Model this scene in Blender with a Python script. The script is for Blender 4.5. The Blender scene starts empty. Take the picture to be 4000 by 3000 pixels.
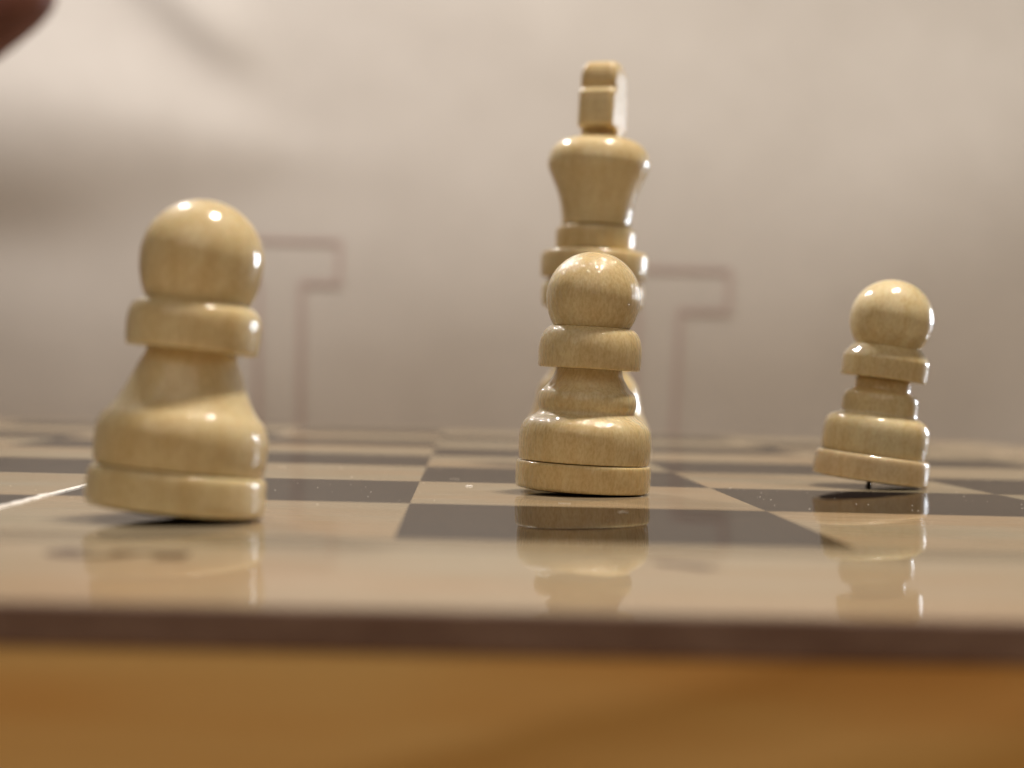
import bpy, bmesh, math, random
from mathutils import Matrix, Vector
random.seed(7)
S = bpy.context.scene
col = S.collection
R = math.radians
MM = 0.001

# ------------------------------------------------------------------ camera
cam_d = bpy.data.cameras.new('camera'); cam = bpy.data.objects.new('camera', cam_d); col.objects.link(cam)
S.camera = cam
rows = [(0.999204, -0.031457, 0.024531), (-0.0246, -0.001799, 0.999696), (0.031403, 0.999503, 0.002571)]
r_, u_, f_ = [Vector(v).normalized() for v in rows]
m = Matrix.Identity(4)
for i in range(3):
    m[i][0], m[i][1], m[i][2] = r_[i], u_[i], -f_[i]
m.translation = Vector((0.004215, -0.100119, 0.009849))
cam.matrix_world = m
cam_d.sensor_width = 36; cam_d.sensor_fit = 'HORIZONTAL'; cam_d.lens = 6065.4 / 4000 * 36
cam_d.clip_start = 0.002; cam_d.clip_end = 20
cam_d.dof.use_dof = True; cam_d.dof.focus_distance = 0.1435; cam_d.dof.aperture_fstop = cam_d.lens / 2.15
cam_d.dof.aperture_blades = 0

# ------------------------------------------------------------------ world, lamps, exposure
W = bpy.data.worlds.new('World'); S.world = W; W.use_nodes = True
bg = W.node_tree.nodes['Background']
bg.inputs[0].default_value = (1.0, 0.86, 0.72, 1); bg.inputs[1].default_value = 0.085
S.view_settings.view_transform = 'Standard'; S.view_settings.look = 'None'
S.view_settings.exposure = 0; S.view_settings.gamma = 1

def lamp(name, loc, target, power, color, shape, sx, sy=None):
    d = bpy.data.lights.new(name, 'AREA'); d.energy = power; d.color = color; d.shape = shape; d.size = sx
    if sy: d.size_y = sy
    o = bpy.data.objects.new(name, d); col.objects.link(o); o.location = loc
    o.rotation_euler = (Vector(target) - Vector(loc)).to_track_quat('-Z', 'Y').to_euler()
    return o
lamp('ceiling_lamp', (0.19, 0.09, 0.80), (0.02, 0.14, 0), 7.4, (1.0, 0.91, 0.79), 'DISK', 0.095)
lamp('room_fill', (-0.25, -1.25, 1.2), (0.0, 0.0, 0), 6.3, (1.0, 0.89, 0.76), 'RECTANGLE', 2.2, 1.4)  # unseen soft fill added to brighten front faces, standing for room bounce
lamp('left_lamp', (-0.24, 0.42, 0.46), (-0.06, 0.2, 0.03), 1.9, (1.0, 0.95, 0.93), 'DISK', 0.05)
lamp('side_window', (0.80, 0.72, 0.11), (0.02, 0.06, 0.01), 3.2, (0.88, 0.93, 1.0), 'RECTANGLE', 0.055, 0.20)

# ------------------------------------------------------------------ helpers
def tag(o, label=None, cat=None, group=None, kind=None):
    if label: o['label'] = label
    if cat: o['category'] = cat
    if group: o['group'] = group
    if kind: o['kind'] = kind
    return o
def obj(name, bm, mat, parent=None, smooth=False):
    me = bpy.data.meshes.new(name); bm.to_mesh(me); bm.free()
    if smooth:
        for p in me.polygons: p.use_smooth = True
    me.materials.append(mat)
    o = bpy.data.objects.new(name, me); col.objects.link(o)
    if parent: o.parent = parent
    return o
def empty(name, loc=(0, 0, 0)):
    o = bpy.data.objects.new(name, None); col.objects.link(o); o.location = loc; o.empty_display_size = 0.005
    return o
def add_box(bm, x0, x1, y0, y1, z0, z1, bev=0):
    v = [bm.verts.new((x, y, z)) for z in (z0, z1) for y in (y0, y1) for x in (x0, x1)]
    fs = [bm.faces.new([v[i] for i in q]) for q in ((0, 2, 3, 1), (4, 5, 7, 6), (0, 1, 5, 4), (2, 6, 7, 3), (0, 4, 6, 2), (1, 3, 7, 5))]
    if bev:
        es = list({e for f in fs for e in f.edges})
        bmesh.ops.bevel(bm, geom=es, offset=bev, segments=3, affect='EDGES', profile=0.6)
def lathe(pts, seg=112, wob=0.0, seed=0):
    bm = bmesh.new(); rnd = random.Random(seed); ph = [rnd.uniform(0, 6.28) for _ in range(3)]
    rings = []
    for r, z in pts:
        if r < 1e-7: rings.append([bm.verts.new((0, 0, z))]); continue
        ring = []
        for k in range(seg):
            a = 2 * math.pi * k / seg
            rr = r * (1 + wob * (math.sin(2 * a + ph[0] + z * 300) + 0.6 * math.sin(3 * a + ph[1] - z * 500) + .3 * math.sin(7 * a + ph[2])))
            ring.append(bm.verts.new((rr * math.cos(a), rr * math.sin(a), z)))
        rings.append(ring)
    for a, b in zip(rings, rings[1:]):
        if len(a) == 1:
            for k in range(seg): bm.faces.new((a[0], b[(k + 1) % seg], b[k]))
        elif len(b) == 1:
            for k in range(seg): bm.faces.new((a[k], a[(k + 1) % seg], b[0]))
        else:
            for k in range(seg): bm.faces.new((a[k], a[(k + 1) % seg], b[(k + 1) % seg], b[k]))
    bmesh.ops.recalc_face_normals(bm, faces=bm.faces)
    return bm
def chaikin(p, n=3):
    for _ in range(n):
        q = [p[0]]
        for a, b in zip(p, p[1:]):
            q.append((a[0] * .75 + b[0] * .25, a[1] * .75 + b[1] * .25)); q.append((a[0] * .25 + b[0] * .75, a[1] * .25 + b[1] * .75))
        q.append(p[-1]); p = q
    return p

# ------------------------------------------------------------------ materials
def nm(name):
    M = bpy.data.materials.new(name); M.use_nodes = True
    nt = M.node_tree; return M, nt, nt.nodes['Principled BSDF']
def N(nt, t, **k):
    n = nt.nodes.new(t)
    for a, v in k.items():
        if a.startswith('i_'): n.inputs[a[2:]].default_value = v
        else: setattr(n, a, v)
    return n
def noise(nt, vec, scale, detail=4, rough=0.5, stretch=(1, 1, 1)):
    mp = N(nt, 'ShaderNodeMapping'); mp.inputs['Scale'].default_value = stretch
    nt.links.new(vec, mp.inputs['Vector'])
    n = N(nt, 'ShaderNodeTexNoise'); n.inputs['Scale'].default_value = scale; n.inputs['Detail'].default_value = detail; n.inputs['Roughness'].default_value = rough
    nt.links.new(mp.outputs[0], n.inputs['Vector']); return n.outputs['Fac']
def ramp(nt, fac, stops):
    n = N(nt, 'ShaderNodeValToRGB'); cr = n.color_ramp
    while len(cr.elements) < len(stops): cr.elements.new(0.5)
    for e, (p, c) in zip(cr.elements, stops): e.position = p; e.color = (*c, 1)
    nt.links.new(fac, n.inputs[0]); return n.outputs[0]
def mix(nt, fac, a, b, mode='MIX'):
    n = N(nt, 'ShaderNodeMix', data_type='RGBA', blend_type=mode)
    if isinstance(fac, (int, float)): n.inputs[0].default_value = fac
    else: nt.links.new(fac, n.inputs[0])
    for s, v in ((6, a), (7, b)):
        if isinstance(v, tuple): n.inputs[s].default_value = (*v, 1)
        else: nt.links.new(v, n.inputs[s])
    return n.outputs[2]
def bump(nt, h, strength, dist, prev=None):
    n = N(nt, 'ShaderNodeBump'); n.inputs['Strength'].default_value = strength; n.inputs['Distance'].default_value = dist
    nt.links.new(h, n.inputs['Height'])
    if prev: nt.links.new(prev, n.inputs['Normal'])
    return n.outputs[0]

def piece_wood(name, light, dark, rough=0.22, grit=0.5):
    M, nt, b = nm(name)
    tc = N(nt, 'ShaderNodeTexCoord'); oi = N(nt, 'ShaderNodeObjectInfo')
    v = N(nt, 'ShaderNodeVectorMath', operation='ADD'); nt.links.new(tc.outputs['Object'], v.inputs[0]); nt.links.new(oi.outputs['Random'], v.inputs[1])
    vec = v.outputs[0]
    streak = noise(nt, vec, 900, 6, 0.6, (1, 1, 0.10))
    broad = noise(nt, vec, 110, 3, 0.5, (1, 1, 0.8))
    fine = noise(nt, vec, 4200, 3, 0.6, (1, 1, 0.5))
    c1 = ramp(nt, broad, [(0.30, dark), (0.68, light)])
    c2 = ramp(nt, streak, [(0.30, (0.88, 0.80, 0.66)), (0.60, (1, 1, 1))])
    c = mix(nt, 0.75, c1, c2, 'MULTIPLY')
    c3 = ramp(nt, fine, [(0.36, (0.78, 0.70, 0.56)), (0.62, (1, 1, 1))])
    c = mix(nt, 0.6, c, c3, 'MULTIPLY')
    nt.links.new(c, b.inputs['Base Color'])
    b.inputs['Roughness'].default_value = 0.5
    b.inputs['Specular IOR Level'].default_value = 0.3
    b.inputs['Coat Weight'].default_value = 1.0; b.inputs['Coat Roughness'].default_value = rough; b.inputs['Coat IOR'].default_value = 1.5
    b.inputs['Subsurface Weight'].default_value = 0.22
    b.inputs['Subsurface Radius'].default_value = (1.0, 0.55, 0.22); b.inputs['Subsurface Scale'].default_value = 0.0011
    g1 = noise(nt, vec, 3300, 2, 0.5, (1, 1, 0.7)); g2 = noise(nt, vec, 900, 3, 0.6, (1, 1, 0.45))
    cut = noise(nt, vec, 1500, 3, 0.6, (1, 1, 0.12))
    n0 = bump(nt, cut, 0.35 * grit, 0.00008)
    nt.links.new(n0, b.inputs['Normal'])
    n1 = bump(nt, g2, 0.8 * grit, 0.00020); n15 = bump(nt, noise(nt, vec, 1900, 1, 0.4, (1, 1, 0.6)), 1.0 * grit, 0.00018, n1); n2 = bump(nt, g1, 1.0 * grit, 0.00004, n15)
    nt.links.new(n2, b.inputs['Coat Normal'])
    return M
LIGHT = (0.90, 0.765, 0.475); DARK = (0.77, 0.585, 0.30)
wood_c = piece_wood('varnished_pale_wood', LIGHT, DARK, 0.035, 1.35)
wood_x = piece_wood('satin_cross_wood', LIGHT, DARK, 0.35, 0.5)
wood_s = piece_wood('smooth_varnished_wood', LIGHT, DARK, 0.045, 0.28)
wood_r = piece_wood('rosy_base_wood', (0.84, 0.67, 0.43), (0.72, 0.54, 0.32), 0.06, 0.3)

def board_print(name, a, b2, streaks):
    M, nt, b = nm(name)
    tc = N(nt, 'ShaderNodeNewGeometry'); vec = tc.outputs['Position']
    s = noise(nt, vec, 260, 6, 0.6, (0.25, 1, 1)); br = noise(nt, vec, 38, 3, 0.5, (0.7, 1.5, 1))
    c = ramp(nt, br, [(0.3, a), (0.7, b2)])
    c2 = ramp(nt, s, [(0.3, streaks), (0.6, (1, 1, 1))])
    c = mix(nt, 0.8, c, c2, 'MULTIPLY'); nt.links.new(c, b.inputs['Base Color'])
    sp = noise(nt, vec, 900, 3, 0.6)
    rr = ramp(nt, noise(nt, vec, 120, 4, .6), [(0.40, (0.012,) * 3), (0.75, (0.05,) * 3)])
    nt.links.new(rr, b.inputs['Roughness'])
    b.inputs['Specular IOR Level'].default_value = 0.0
    b.inputs['Coat Weight'].default_value = 0.64; b.inputs['Coat IOR'].default_value = 1.8; b.inputs['Coat Roughness'].default_value = 0.035
    nt.links.new(rr, b.inputs['Coat Roughness'])
    wv = noise(nt, vec, 110, 2, 0.5)
    bn = bump(nt, sp, 0.05, 0.00002, bump(nt, wv, 0.25, 0.00005)); nt.links.new(bn, b.inputs['Normal']); nt.links.new(bn, b.inputs['Coat Normal'])
    return M
m_dark = board_print('dark_square_print', (0.014, 0.011, 0.010), (0.028, 0.021, 0.018), (0.75, 0.7, 0.7))
m_light = board_print('light_square_print', (0.35, 0.245, 0.145), (0.30, 0.27, 0.195), (0.86, 0.80, 0.70))
m_border = board_print('border_print', (0.385, 0.27, 0.165), (0.355, 0.315, 0.23), (0.90, 0.82, 0.72))
m_strip = board_print('border_strip_print', (0.25, 0.195, 0.125), (0.29, 0.24, 0.165), (0.85, 0.80, 0.72))
m_ink = board_print('brown_ink', (0.06, 0.035, 0.025), (0.08, 0.045, 0.03), (0.8, 0.8, 0.8))

def simple(name, c1, c2, scale, rough, stretch=(1, 1, 1), bmp=0.2, dist=0.0002, spec=0.5, detail=5):
    M, nt, b = nm(name)
    tc = N(nt, 'ShaderNodeNewGeometry'); vec = tc.outputs['Position']
    n = noise(nt, vec, scale, detail, 0.55, stretch)
    nt.links.new(ramp(nt, n, [(0.3, c1), (0.7, c2)]), b.inputs['Base Color'])
    b.inputs['Roughness'].default_value = rough; b.inputs['Specular IOR Level'].default_value = spec
    nt.links.new(bump(nt, n, bmp, dist), b.inputs['Normal'])
    return M
m_hard = simple('brown_hardboard_edge', (0.16, 0.088, 0.062), (0.27, 0.175, 0.135), 350, 0.8, (0.5, 1, 1), 0.4)
m_pine = None
M, nt, b = nm('orange_varnished_pine')
vec = N(nt, 'ShaderNodeNewGeometry').outputs['Position']
mp = N(nt, 'ShaderNodeMapping'); mp.inputs['Rotation'].default_value = (0, R(22), 0); mp.inputs['Scale'].default_value = (0.16, 1, 1)
nt.links.new(vec, mp.inputs['Vector'])
g = N(nt, 'ShaderNodeTexNoise'); g.inputs['Scale'].default_value = 190; g.inputs['Detail'].default_value = 2; nt.links.new(mp.outputs[0], g.inputs['Vector'])
c = ramp(nt, g.outputs['Fac'], [(0.36, (0.79, 0.43, 0.125)), (0.60, (0.88, 0.57, 0.21))])
# one broad slanting growth ring
dp = N(nt, 'ShaderNodeVectorMath', operation='DOT_PRODUCT'); dp.inputs[1].default_value = (0.256, 0, -0.967); nt.links.new(vec, dp.inputs[0])
wb_ = noise(nt, vec, 60, 2, 0.5); ad = N(nt, 'ShaderNodeMath', operation='MULTIPLY_ADD'); nt.links.new(wb_, ad.inputs[0]); ad.inputs[1].default_value = 0.003; nt.links.new(dp.outputs['Value'], ad.inputs[2])
mr = N(nt, 'ShaderNodeMapRange'); nt.links.new(ad.outputs[0], mr.inputs[0]); mr.inputs[1].default_value = 0.0075; mr.inputs[2].default_value = 0.0175
ring = ramp(nt, mr.outputs[0], [(0.0, (1, 1, 1)), (0.14, (0.74, 0.66, 0.5)), (0.5, (0.95, 0.9, 0.85)), (0.75, (0.76, 0.68, 0.5)), (1.0, (1, 0.95, 0.9))])
c = mix(nt, 1.0, c, ring, 'MULTIPLY')
nt.links.new(c, b.inputs['Base Color']); b.inputs['Roughness'].default_value = 0.45
m_pine = M
m_table = simple('table_wood', (0.24, 0.17, 0.10), (0.32, 0.23, 0.14), 20, 0.5, (0.2, 1, 1), 0.1)
m_white = simple('white_paper_core', (0.80, 0.74, 0.68), (0.88, 0.84, 0.79), 900, 0.8)
m_metal = simple('dark_steel', (0.05, 0.045, 0.04), (0.08, 0.07, 0.06), 500, 0.4)
m_felt = simple('dark_felt', (0.04, 0.03, 0.025), (0.06, 0.045, 0.035), 900, 0.95)
m_dust = simple('pale_dust', (0.62, 0.55, 0.46), (0.8, 0.74, 0.66), 3000, 0.9)
m_skin = simple('shade_darkened_skin', (0.11, 0.036, 0.025), (0.14, 0.048, 0.032), 120, 0.5)  # the hand's shade is put into this dark skin colour
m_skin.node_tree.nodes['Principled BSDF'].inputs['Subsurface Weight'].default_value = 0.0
m_cloth = simple('beige_cotton', (0.468, 0.433, 0.40), (0.51, 0.475, 0.442), 22, 0.75, (1, 1, 1), 0.1, 0.0005, 0.3, 3)
m_line = simple('faded_red_print', (0.43, 0.335, 0.31), (0.455, 0.355, 0.33), 200, 0.8)
m_nail = simple('finger_nail', (0.5, 0.24, 0.18), (0.55, 0.28, 0.2), 200, 0.3)

# ------------------------------------------------------------------ chessboard
SQ = 30 * MM; BX0, BX1 = -150 * MM, 90 * MM; BY0, BY1 = 0.0, 240 * MM
EDGE = 31.6 * MM; TH = 1.95 * MM; FR = 24 * MM
board = empty('chessboard', (0, -EDGE, -TH - FR))
tag(board, 'glossy brown and cream folding chessboard with brown edge on an orange wood case', 'chessboard')
def bobj(name, bm, mat, label=None, smooth=False, parent=None):
    o = obj(name, bm, mat, parent or board, smooth)
    if not parent: o.location = -board.location
    if label: o['label'] = label
    return o
X0, X1, Y0, Y1 = BX0 - 30 * MM, BX1 + EDGE, BY0 - EDGE, BY1 + 9.5 * MM
X0 = BX0 - EDGE
XC = -30 * MM                                          # the fold: two leaves
for (a, c_) in ((X0, XC - 0.12 * MM), (XC + 0.12 * MM, X1)):
    bm = bmesh.new()
    # hardboard body, top a shade below the printed surface, softly rounded edge
    add_box(bm, a, c_, Y0, Y1, -TH, -0.03 * MM, 0.22 * MM)
    bobj('hardboard_leaf', bm, m_hard, smooth=False)
    bm = bmesh.new(); add_box(bm, a, c_, Y0 + 0.35 * MM, Y0 + 9 * MM, -TH - FR, -TH - 0.02 * MM, 0.3 * MM)
    bobj('case_side', bm, m_pine)
    bm = bmesh.new(); add_box(bm, a, c_, Y1 - 9 * MM, Y1 - 0.35 * MM, -TH - FR, -TH - 0.02 * MM, 0.3 * MM)
    bobj('case_side', bm, m_pine)
for (a, c_) in ((X0 + .35 * MM, X0 + 9 * MM), (X1 - 9 * MM, X1 - .35 * MM)):
    bm = bmesh.new(); add_box(bm, a, c_, Y0 + 9.02 * MM, Y1 - 9.02 * MM, -TH - FR, -TH - 0.02 * MM, 0.3 * MM)
    bobj('case_end', bm, m_pine)
def quads(lst, z):
    bm = bmesh.new()
    for x0, x1, y0, y1 in lst: bm.faces.new([bm.verts.new(p) for p in ((x0, y0, z), (x1, y0, z), (x1, y1, z), (x0, y1, z))])
    return bm
e = 0.25 * MM; ST = 7.6 * MM
ox0, ox1, oy0, oy1 = X0 + e, X1 - e, Y0 + e, Y1 - e
bobj('border', quads([(ox0, ox1, oy0, BY0 - ST), (ox0, ox1, BY1 + ST, oy1), (ox0, BX0 - ST, BY0 - ST, BY1 + ST), (BX1 + ST, ox1, BY0 - ST, BY1 + ST)], 0), m_border)
bobj('border_strip', quads([(BX0 - ST, BX1 + ST, BY0 - ST, BY0), (BX0 - ST, BX1 + ST, BY1, BY1 + ST), (BX0 - ST, BX0, BY0, BY1), (BX1, BX1 + ST, BY0, BY1)], 0), m_strip)
t = 0.30 * MM; g0 = 1.6 * MM
bobj('border_line', quads([(BX0 - g0, BX1 + g0, BY0 - g0, BY0 - g0 + t), (BX0 - g0, BX1 + g0, BY1 + g0 - t, BY1 + g0),
                           (BX0 - g0, BX0 - g0 + t, BY0 - g0 + t, BY1 + g0 - t), (BX1 + g0 - t, BX1 + g0, BY0 - g0 + t, BY1 + g0 - t)], 0.01 * MM), m_ink)
sm = {}
for k, mt in ((0, m_dark), (1, m_light)):
    bm = quads([(0, SQ, 0, SQ)], 0); me = bpy.data.meshes.new('square'); bm.to_mesh(me); bm.free(); me.materials.append(mt); sm[k] = me
for i in range(8):
    for j in range(8):
        o = bpy.data.objects.new('square', sm[(i + j + 0) % 2 == 0 and 1 or 0]); col.objects.link(o)
        o.parent = board; o.location = Vector((BX0 + i * SQ, BY0 + j * SQ, 0)) - board.location
# printed row numbers, lying on their side with the top to the right
def glyph(txt, x, y, rot, size=10.4 * MM, wx=1.0):
    cu = bpy.data.curves.new('number', 'FONT'); cu.body = txt; cu.size = size; cu.align_x = 'CENTER'; cu.align_y = 'CENTER'; cu.offset = 0.0004
    to = bpy.data.objects.new('number_text', cu); col.objects.link(to)
    dg = bpy.context.evaluated_depsgraph_get(); dg.update()
    me = bpy.data.meshes.new_from_object(to.evaluated_get(dg)); bpy.data.objects.remove(to)
    me.materials.clear(); me.materials.append(m_ink)
    zs = [v.co.y for v in me.vertices]; xs = [v.co.x for v in me.vertices]
    cy = (min(zs) + max(zs)) / 2; cx = (min(xs) + max(xs)) / 2
    for v in me.vertices: v.co.x -= cx; v.co.y -= cy
    o = bpy.data.objects.new('number' if txt.isdigit() else 'letter', me); col.objects.link(o); o.parent = board
    o.rotation_euler.z = rot; o.scale = (wx, 1, 1)
    o.location = Vector((x, y, 0.012 * MM)) - board.location
for i in range(8):
    glyph(str(i + 1), BX0 + (i + .5) * SQ, -12.4 * MM, R(-90), wx=0.85)
    for xx in (BX0 - 12.4 * MM, BX1 + 12.4 * MM): glyph('HGFEDCBA'[i], xx, BY0 + (i + .5) * SQ, R(-90), wx=0.9)
# worn white edge of the fold, frayed towards the camera
bm = bmesh.new(); n = 420; prev = None
def wear(y, s): return 0.5 + 0.5 * math.sin(y * 1700 + s) * math.sin(y * 613 + 2 * s)
for k in range(n + 1):
    y = Y0 + (Y1 - Y0) * k / n
    fray = random.uniform(0, 1) ** 3 * (1.0 if y < 0.03 else 0.25) * 0.9 * MM
    far_ = 1.0 if y < 0.045 else 0.12
    w0 = (0.11 + 0.12 * wear(y, 1)) * MM * far_ + fray * far_; w1 = (0.12 + 0.10 * wear(y, 4)) * MM * far_ + random.uniform(0, .06) * MM
    if y < 0.012: w0 *= max(0.25, (y + 0.036) / 0.048); w1 *= max(0.25, (y + 0.036) / 0.048)
    a = [bm.verts.new((XC - w0, y, 0.02 * MM)), bm.verts.new((XC - 0.1 * MM * far_, y, 0.02 * MM + 0.12 * MM * far_)), bm.verts.new((XC + 0.1 * MM * far_, y, 0.02 * MM + 0.12 * MM * far_)), bm.verts.new((XC + w1, y, 0.02 * MM))]
    if prev:
        for q in range(3): bm.faces.new((prev[q], prev[q + 1], a[q + 1], a[q]))
    prev = a
o = bobj('worn_fold_edge', bm, m_white, 'frayed white paper core along the fold of the board')

# ------------------------------------------------------------------ pieces
def piece_parts(root, spec, mats, wob, seed):
    for i, (name, prof, n_) in enumerate(spec):
        o = obj(name, lathe(chaikin(prof, n_), wob=wob, seed=seed + i), mats.get(name, mats['*']), root, True)
def hm(pts, k, H): return [(r * k, (H - y) * k) for r, y in pts]

def head_profile(r, y0, y1, k, H, rn):
    """ball from top y0 to neck y1 (photo units)"""
    cy = y0 + r * 0.975; pts = []
    a_end = math.acos(max(-1, min(1, rn / r)))
    for q in range(33):
        a = math.pi / 2 - (math.pi / 2 + a_end) * q / 32
        yy = cy - r * 0.975 * math.sin(a) if a > 0 else cy - (y1 - cy) / math.sin(a_end) * math.sin(a)
        pts.append((max(0, r * math.cos(a)), yy))
    pts[0] = (0, pts[0][1])
    pts += [(rn * 0.97, y1 + 12), (0, y1 + 12)]
    return hm(pts[::-1], k, H)

def pawn(label, axis, height, lean, lean_dir, kind, mats, wob, seed, peg):
    root = empty('pawn', axis)
    tag(root, label, 'chess pawn', 'pale wooden pawns standing on the chessboard')
    H = 1430.0; k = height / H
    P = lambda pts: hm(pts, k, H)
    if kind == 'C':
        base = P([(0, 1430), (385, 1430), (398, 1422), (404, 1402), (406, 1330), (405, 1280), (399, 1268), (388, 1264), (0, 1264)])
        body = P([(0, 1266), (384, 1266), (392, 1248), (397, 1200), (400, 1130), (395, 1070), (374, 1028), (338, 1000), (306, 986), (288, 968), (286, 950), (297, 925), (299, 885), (286, 846), (252, 816), (228, 780), (208, 748), (199, 715), (195, 700), (0, 700)])
        coll = P([(0, 706), (296, 706), (305, 700), (309, 690), (311, 640), (311, 580), (303, 530), (284, 488), (258, 462), (238, 452), (0, 450)])
        hd = head_profile(283, 0, 446, k, H, 236)
    elif kind == 'L':
        base = P([(0, 1430), (378, 1430), (398, 1420), (405, 1396), (404, 1320), (400, 1268), (388, 1250), (370, 1246), (0, 1246)])
        body = P([(0, 1250), (372, 1250), (381, 1230), (388, 1180), (391, 1110), (386, 1060), (366, 1010), (330, 972), (300, 930), (276, 880), (256, 830), (238, 780), (215, 735), (206, 715), (203, 690), (0, 690)])
        coll = P([(0, 700), (286, 700), (297, 692), (302, 660), (305, 600), (302, 540), (284, 500), (250, 478), (236, 470), (0, 466)])
        hd = head_profile(281, 0, 466, k, H, 238)
    else:
        base = P([(0, 1430), (384, 1430), (398, 1422), (402, 1400), (401, 1330), (396, 1270), (384, 1252), (366, 1250), (0, 1250)])
        body = P([(0, 1254), (352, 1254), (362, 1236), (368, 1190), (369, 1110), (362, 1040), (340, 1000), (306, 978), (276, 966), (264, 950), (266, 910), (262, 850), (250, 818), (222, 802), (200, 792), (194, 770), (192, 700), (0, 700)])
        coll = P([(0, 712), (288, 712), (298, 706), (301, 690), (302, 580), (298, 560), (276, 524), (246, 488), (232, 474), (0, 470)])
        hd = head_profile(292, 0, 470, k, H, 226)
    piece_parts(root, (('base', base, 2), ('body', body, 2), ('collar', coll, 2), ('head', hd, 1)), mats, wob, seed)
    rad = base[1][0]
    # felt disc and steel pin under the base
    bm = lathe([(0, -0.06 * MM), (rad * 0.90, -0.06 * MM), (rad * 0.90, 0.03 * MM), (0, 0.03 * MM)], 64); obj('felt_pad', bm, m_felt, root)
    if not peg:
        hz = rad * 0.5 * math.sin(lean); bm = lathe([(0, -hz), (rad * 0.60, -hz), (rad * 0.62, -hz + 0.1 * MM), (rad * 0.62, 0), (0, 0)], 64); obj('magnet', bm, m_felt, root)  # magnet disc, made dark to stand for shade in the gap below
    if peg:
        bm = lathe([(0, -peg), (0.32 * MM, -peg), (0.42 * MM, -peg * 0.6), (0.24 * MM, -peg * 0.4), (0.3 * MM, 0), (0, 0)], 24); obj('pin', bm, m_metal, root, True)
    # lean about the rim point in direction lean_dir
    d = Vector((math.cos(lean_dir), math.sin(lean_dir), 0)); ax = Vector((-d.y, d.x, 0))
    rot = Matrix.Rotation(lean, 4, ax)
    pivot = Vector(axis) + d * rad
    root.matrix_world = Matrix.Translation(pivot + Vector((0, 0, 0.08 * MM))) @ rot @ Matrix.Translation(-d * rad)
    root.rotation_euler = rot.to_euler()
    return root

pawn('pale wooden pawn in sharp focus with flat collar, standing in front of the king', (15.8 * MM, 47.9 * MM, 0), 22.75 * MM, R(2.0), R(-12), 'C', {'*': wood_c}, 0.004, 11, 0.35 * MM)
pawn('nearest and largest pale wooden pawn, leaning right beside the frayed white fold line', (-16.0 * MM, 10.4 * MM, 0), 22.2 * MM, R(4.9), R(22), 'L', {'*': wood_s}, 0.004, 31, 0)
pawn('strongly tilted small pawn at right with its pinkish base lifted off a dark square', (48.9 * MM, 68.7 * MM, 0), 22.1 * MM, R(6.4), R(-4), 'R', {'*': wood_s, 'base': wood_r}, 0.004, 51, 1.45 * MM)

# king
king = empty('king', (20.2 * MM, 100 * MM, 0))
tag(king, 'tall pale wooden king with a thick cross on top, standing behind the centre pawn', 'chess king')
K = 0.0339 * MM; HB = 1783
kp = lambda pts: [(r * K, (HB - y) * K) for r, y in pts]
kb = kp([(0, HB), (232, HB), (243, 1776), (245, 1720), (243, 1700), (235, 1694), (0, 1694)])
kbody = kp([(0, 1697), (234, 1697), (240, 1675), (238, 1640), (228, 1612), (215, 1590), (205, 1560), (196, 1510), (186, 1470), (160, 1440), (140, 1400), (128, 1330), (124, 1240), (124, 1190), (0, 1190)])
kc2 = kp([(0, 1196), (150, 1196), (190, 1180), (196, 1150), (196, 1100), (180, 1078), (150, 1070), (0, 1070)])
kcoll = kp([(0, 1072), (196, 1072), (204, 1060), (206, 1010), (203, 978), (190, 966), (0, 966)])
kring = kp([(0, 968), (146, 968), (152, 955), (153, 900), (150, 880), (136, 872), (0, 872)])
kcrown = kp([(0, 874), (133, 874), (132, 850), (138, 800), (150, 750), (172, 695), (192, 655), (195, 625), (184, 585), (160, 556), (120, 538), (80, 532), (0, 530)])
piece_parts(king, (('base', kb, 2), ('stem', kbody, 2), ('lower_collar', kc2, 2), ('collar', kcoll, 2), ('neck_ring', kring, 2), ('crown', kcrown, 2)), {'*': wood_s}, 0.004, 71)
# cross: seen almost edge-on
def cross_mesh():
    out = kp([(44, 536), (44, 520), (50, 500), (108, 500), (116, 486), (112, 378), (104, 362), (90, 355), (82, 345), (90, 332), (88, 290), (74, 262), (48, 248), (0, 242)])
    full = out + [(-x, z) for x, z in out[-2::-1]]
    full = chaikin(full, 1)
    bm = bmesh.new(); T = 72 * K; sl = []
    for s_, x in ((0.70, -T), (0.84, -T * 0.96), (0.93, -T * 0.86), (0.985, -T * 0.7), (1.0, -T * 0.5), (1.0, T * 0.5), (0.985, T * 0.7), (0.93, T * 0.86), (0.84, T * 0.96), (0.70, T)):
        cz = kp([(0, 400)])[0][1]
        sl.append([bm.verts.new((x, p[0] * s_, cz + (p[1] - cz) * (s_ if p[1] > cz else 1))) for p in full])
    n_ = len(full)
    for a, b_ in zip(sl, sl[1:]):
        for q in range(n_): bm.faces.new((a[q], a[(q + 1) % n_], b_[(q + 1) % n_], b_[q]))
    bm.faces.new(sl[0]); bm.faces.new(sl[-1][::-1])
    bmesh.ops.recalc_face_normals(bm, faces=bm.faces)
    bmesh.ops.triangulate(bm, faces=[f for f in bm.faces if len(f.verts) > 4])
    return bm
cr = obj('cross', cross_mesh(), wood_x, king); cr.rotation_euler.z = R(-20)
cr.location = Vector((6 * K, 0, 0))
king.rotation_euler = (0, R(1.2), 0)

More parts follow.
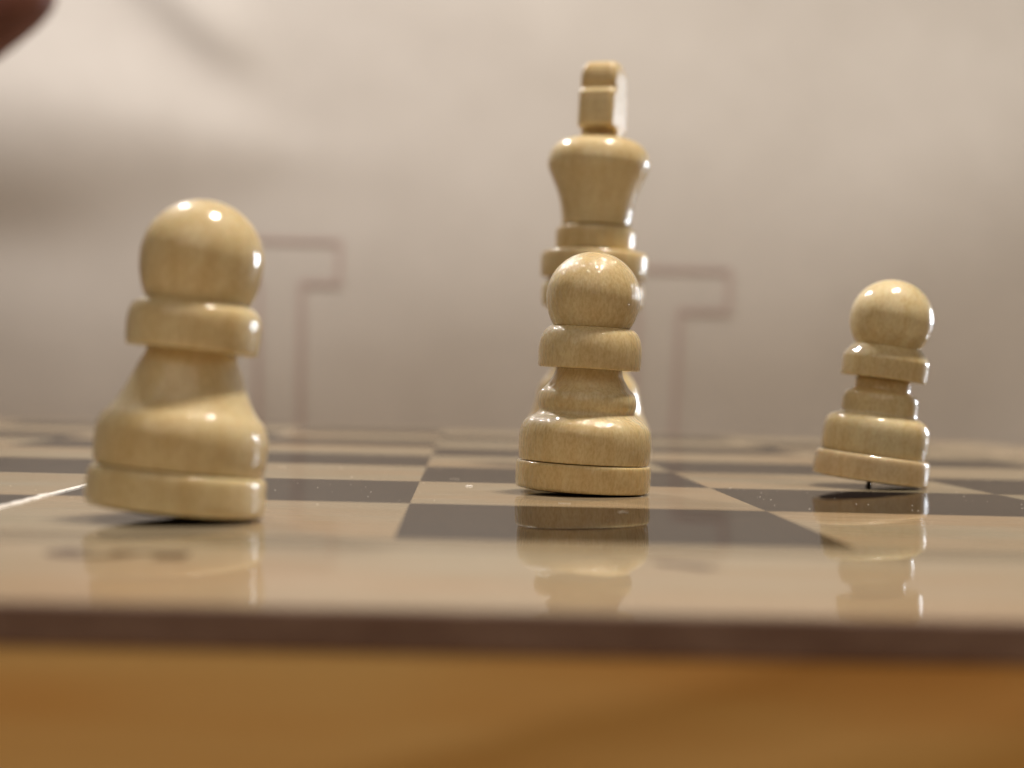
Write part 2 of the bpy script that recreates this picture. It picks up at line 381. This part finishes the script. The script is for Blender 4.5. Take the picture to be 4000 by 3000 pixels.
# ------------------------------------------------------------------ dust and crumbs on the board
bm = bmesh.new(); rd = random.Random(3)
def speck(bm, x, y, sx, sy, h, rot):
    c_, s_ = math.cos(rot), math.sin(rot); vs = []
    for q in range(6):
        a = q * math.pi / 3; rr = rd.uniform(0.6, 1.1); px, py = sx * rr * math.cos(a), sy * rr * math.sin(a)
        vs.append(bm.verts.new((x + px * c_ - py * s_, y + px * s_ + py * c_, 0.03 * MM)))
    t_ = bm.verts.new((x, y, 0.03 * MM + h))
    for q in range(6): bm.faces.new((vs[q], vs[(q + 1) % 6], t_))
for _ in range(120):
    y = rd.uniform(12, 150) * MM; x = rd.uniform(-60, 90) * MM
    if rd.random() < 0.45: x = rd.uniform(-28, 2) * MM; y = rd.uniform(28, 60) * MM
    if rd.random() < 0.3: x = rd.uniform(32, 58) * MM; y = rd.uniform(30, 62) * MM
    s_ = rd.uniform(0.02, 0.07) * MM
    speck(bm, x, y, s_ * rd.uniform(1, 2.6), s_, s_ * 0.5, rd.uniform(-.3, .3))
for _ in range(9):                                     # short lint fibres
    x, y, a = rd.uniform(-40, 60) * MM, rd.uniform(14, 90) * MM, rd.uniform(0, 6.28); L = rd.uniform(0.3, 0.8) * MM; pv = None
    for q in range(9):
        x += math.cos(a) * L / 5; y += math.sin(a) * L / 5; a += rd.uniform(-.5, .5)
        r4 = [bm.verts.new((x - math.sin(a) * 0.018 * MM, y + math.cos(a) * 0.018 * MM, 0.03 * MM)), bm.verts.new((x, y, 0.06 * MM)), bm.verts.new((x + math.sin(a) * 0.018 * MM, y - math.cos(a) * 0.018 * MM, 0.03 * MM))]
        if pv:
            for k2 in range(2): bm.faces.new((pv[k2], pv[k2 + 1], r4[k2 + 1], r4[k2]))
        pv = r4
tag(obj('dust', bm, m_dust), 'tiny pale dust specks scattered over the glossy board squares', 'dust', kind='stuff')
bm = bmesh.new(); speck(bm, 0, 0, 0.30 * MM, 0.28 * MM, 0.13 * MM, 0.3); speck(bm, 0.28 * MM, 0.05 * MM, 0.16 * MM, 0.3 * MM, 0.15 * MM, 1)
o = obj('crumb', bm, m_white); o.location = (4.9 * MM, 53.7 * MM, 0); tag(o, 'single white crumb on the light square left of the centre pawn', 'crumb')

# ------------------------------------------------------------------ table, cloth, wall
bm = bmesh.new(); add_box(bm, -0.7, 0.8, -0.6, 1.1, -0.055, -TH - FR - 0.0002, 0.002)
tag(obj('table', bm, m_table), 'brown wooden table under the chessboard case', 'table')

CY = 0.60
def fold(x, z):
    """how far the cloth bulges towards the camera"""
    d = 0
    def ridge(ax, az, bx, bz, w, A, wb=1.0, tp=False):
        L = math.hypot(bx - ax, bz - az); ux, uz = (bx - ax) / L, (bz - az) / L
        s_ = (x - ax) * ux + (z - az) * uz; q = -(x - ax) * uz + (z - az) * ux
        e_ = 1 / (1 + math.exp(-(s_) / (0.12 * L))) * 1 / (1 + math.exp((s_ - L) / (0.10 * L)))
        if tp: w = w * (1 - 0.8 * min(1, max(0, s_ / L))); A = A * (1 - 0.85 * min(1, max(0, s_ / L)))
        return A * e_ * math.exp(-(q / (w if q > 0 else w * wb)) ** 2)
    d += ridge(-0.28, 0.141, -0.080, 0.115, 0.062, 0.028, 1.25, True)
    d -= ridge(-0.30, 0.075, -0.17, 0.070, 0.022, 0.003)
    d += ridge(-0.16, 0.215, -0.10, 0.160, 0.014, 0.008)
    d += ridge(0.02, 0.20, 0.12, 0.10, 0.05, 0.004)
    d += ridge(0.14, 0.02, 0.30, 0.16, 0.06, 0.005)
    d += 0.0015 * math.sin(x * 23 + z * 11) + 0.0012 * math.sin(z * 37 - x * 9)
    return d
def cloth_y(x, z): return CY - fold(x, z) + 0.9 * max(0, z - 0.02) ** 2 + 0.78 * max(0, 0.13 - z) ** 2
cloth = empty('cloth', (0, CY, -TH - FR))
tag(cloth, 'blurred beige cloth with outlined letters hanging behind the chessboard', 'cloth')
bm = bmesh.new(); nx, nz = 260, 170; gv = []
for a in range(nz + 1):
    z = -0.0255 + 0.62 * a / nz; gv.append([bm.verts.new((x, cloth_y(x, z), z)) for x in [-0.62 + 0.97 * q / nx for q in range(nx + 1)]])
for a in range(nz):
    for q in range(nx): bm.faces.new((gv[a][q], gv[a][q + 1], gv[a + 1][q + 1], gv[a + 1][q]))
o = obj('fabric', bm, m_cloth, cloth, True); o.location = -cloth.location
so = o.modifiers.new('thickness', 'SOLIDIFY'); so.thickness = 0.0012; so.offset = 1
def outline(pts, w, closed):
    """a printed line of width w following the cloth"""
    bm = bmesh.new()
    P2 = pts + ([pts[0]] if closed else [])
    for (ax, az), (bx, bz) in zip(P2, P2[1:]):
        L = math.hypot(bx - ax, bz - az); ux, uz = (bx - ax) / L, (bz - az) / L; n_ = max(2, int(L / 0.003)); prev = None
        for q in range(n_ + 1):
            s_ = -w / 2 + (L + w) * q / n_
            row = []
            for side in (-w / 2, w / 2):
                x, z = ax + ux * s_ - uz * side, az + uz * s_ + ux * side
                row.append(bm.verts.new((x, cloth_y(x, z) - 0.0021, z)))
            if prev: bm.faces.new((prev[0], prev[1], row[1], row[0]))
            prev = row
    return bm
def letter_T(cx, top, bot, arm, stem, bar):
    return [(cx - arm, top), (cx + arm, top), (cx + arm, top - bar), (cx + stem, top - bar), (cx + stem, bot), (cx - stem, bot), (cx - stem, top - bar), (cx - arm, top - bar)]
SC = 1.008
for (cx, top, bot, arm, stem, bar) in ((-0.0795, 0.0742, -0.012, 0.0263, 0.0097, 0.0190), (0.0920, 0.0655, -0.020, 0.0315, 0.0097, 0.0185)):
    o = obj('letter_outline', outline(letter_T(cx, top, bot, arm, stem, bar), 0.0020, True), m_line, cloth); o.location = -cloth.location
    o['label'] = 'faded reddish outlined letter T'

# ------------------------------------------------------------------ hand at the top left
def px(x, y, Y):
    """world point on the plane y=Y seen at photo pixel (x,y): used only to lay the hand out"""
    d = r_ * ((x - 2000) / 6065.4) + u_ * ((1500 - y) / 6065.4) + f_
    C = Vector((0.004215, -0.100119, 0.009849)); return C + d * ((Y - C.y) / d.y)
hand_root = Vector((-0.275, 0.47, 0.085))
hb = bmesh.new()
def chain(bm, pts, start=None):
    prev = start; out = []
    for p in pts:
        v = bm.verts.new(p); out.append(v)
        if prev: bm.edges.new((prev, v))
        prev = v
    return out
rad = {}
tip = Vector((-0.1335, 0.425, 0.1425))
ax_ = Vector((0.80, -0.12, 0.50)).normalized(); side = Vector((-0.42, 0.15, 0.88)).normalized(); back = ax_.cross(side).normalized()
palm = tip - ax_ * 0.125
wrist = palm - ax_ * 0.05 + side * 0.0
verts = []
me = bpy.data.meshes.new('hand'); vl = []; el = []; rl = []
def add(p, r, par=None):
    vl.append(p); rl.append(r)
    if par is not None: el.append((par, len(vl) - 1))
    return len(vl) - 1
w = add(wrist - ax_ * 0.16, 0.031); w1 = add(wrist - ax_ * 0.07, 0.029, w); w2 = add(wrist, 0.026, w1); pc = add(palm, 0.030, w2)
for q, (off, ln, curl, r0) in enumerate(((0.0, (0.045, 0.026, 0.022), 0.06, 0.0128), (-0.020, (0.047, 0.028, 0.023), 0.95, 0.0100), (-0.038, (0.043, 0.026, 0.022), 1.1, 0.0095), (-0.054, (0.036, 0.021, 0.019), 1.15, 0.0085))):
    off2 = off + 0.022
    kn = palm + ax_ * (0.034 - abs(off + 0.018) * 0.25) + side * (off2 * 1.0 - 0.022) 
    if q == 0: kn = tip - ax_ * (sum(ln))
    k_ = add(kn, r0 * 1.15, pc); d = ax_.copy(); p = kn; par = k_
    for s_, L in enumerate(ln):
        rotq = Matrix.Rotation(-curl * (0.75 if s_ else 0.6), 3, side); d = (rotq @ d).normalized()
        p = p + d * L; par = add(p, r0 * (1.0, 0.93, 0.82)[s_], par)
th = palm - ax_ * 0.02 + side * 0.028; t1 = add(th, 0.014, pc)
t2 = add(th + ax_ * 0.030 + side * 0.018 + back * -0.008, 0.0115, t1); t3 = add(th + ax_ * 0.052 + side * 0.026 + back * -0.016, 0.0105, t2); add(th + ax_ * 0.070 + side * 0.028 + back * -0.022, 0.009, t3)
me.from_pydata([tuple(v) for v in vl], el, []); hand = bpy.data.objects.new('hand', me); col.objects.link(hand); me.materials.append(m_skin)
md = hand.modifiers.new('skin', 'SKIN'); md.use_smooth_shade = True
for v, r0 in zip(me.skin_vertices[0].data, rl): v.radius = (r0, r0)
me.skin_vertices[0].data[0].use_root = True
sb = hand.modifiers.new('smooth', 'SUBSURF'); sb.levels = 2; sb.render_levels = 2
tag(hand, 'blurred reddish brown hand in shadow reaching in at the top left corner', 'hand')
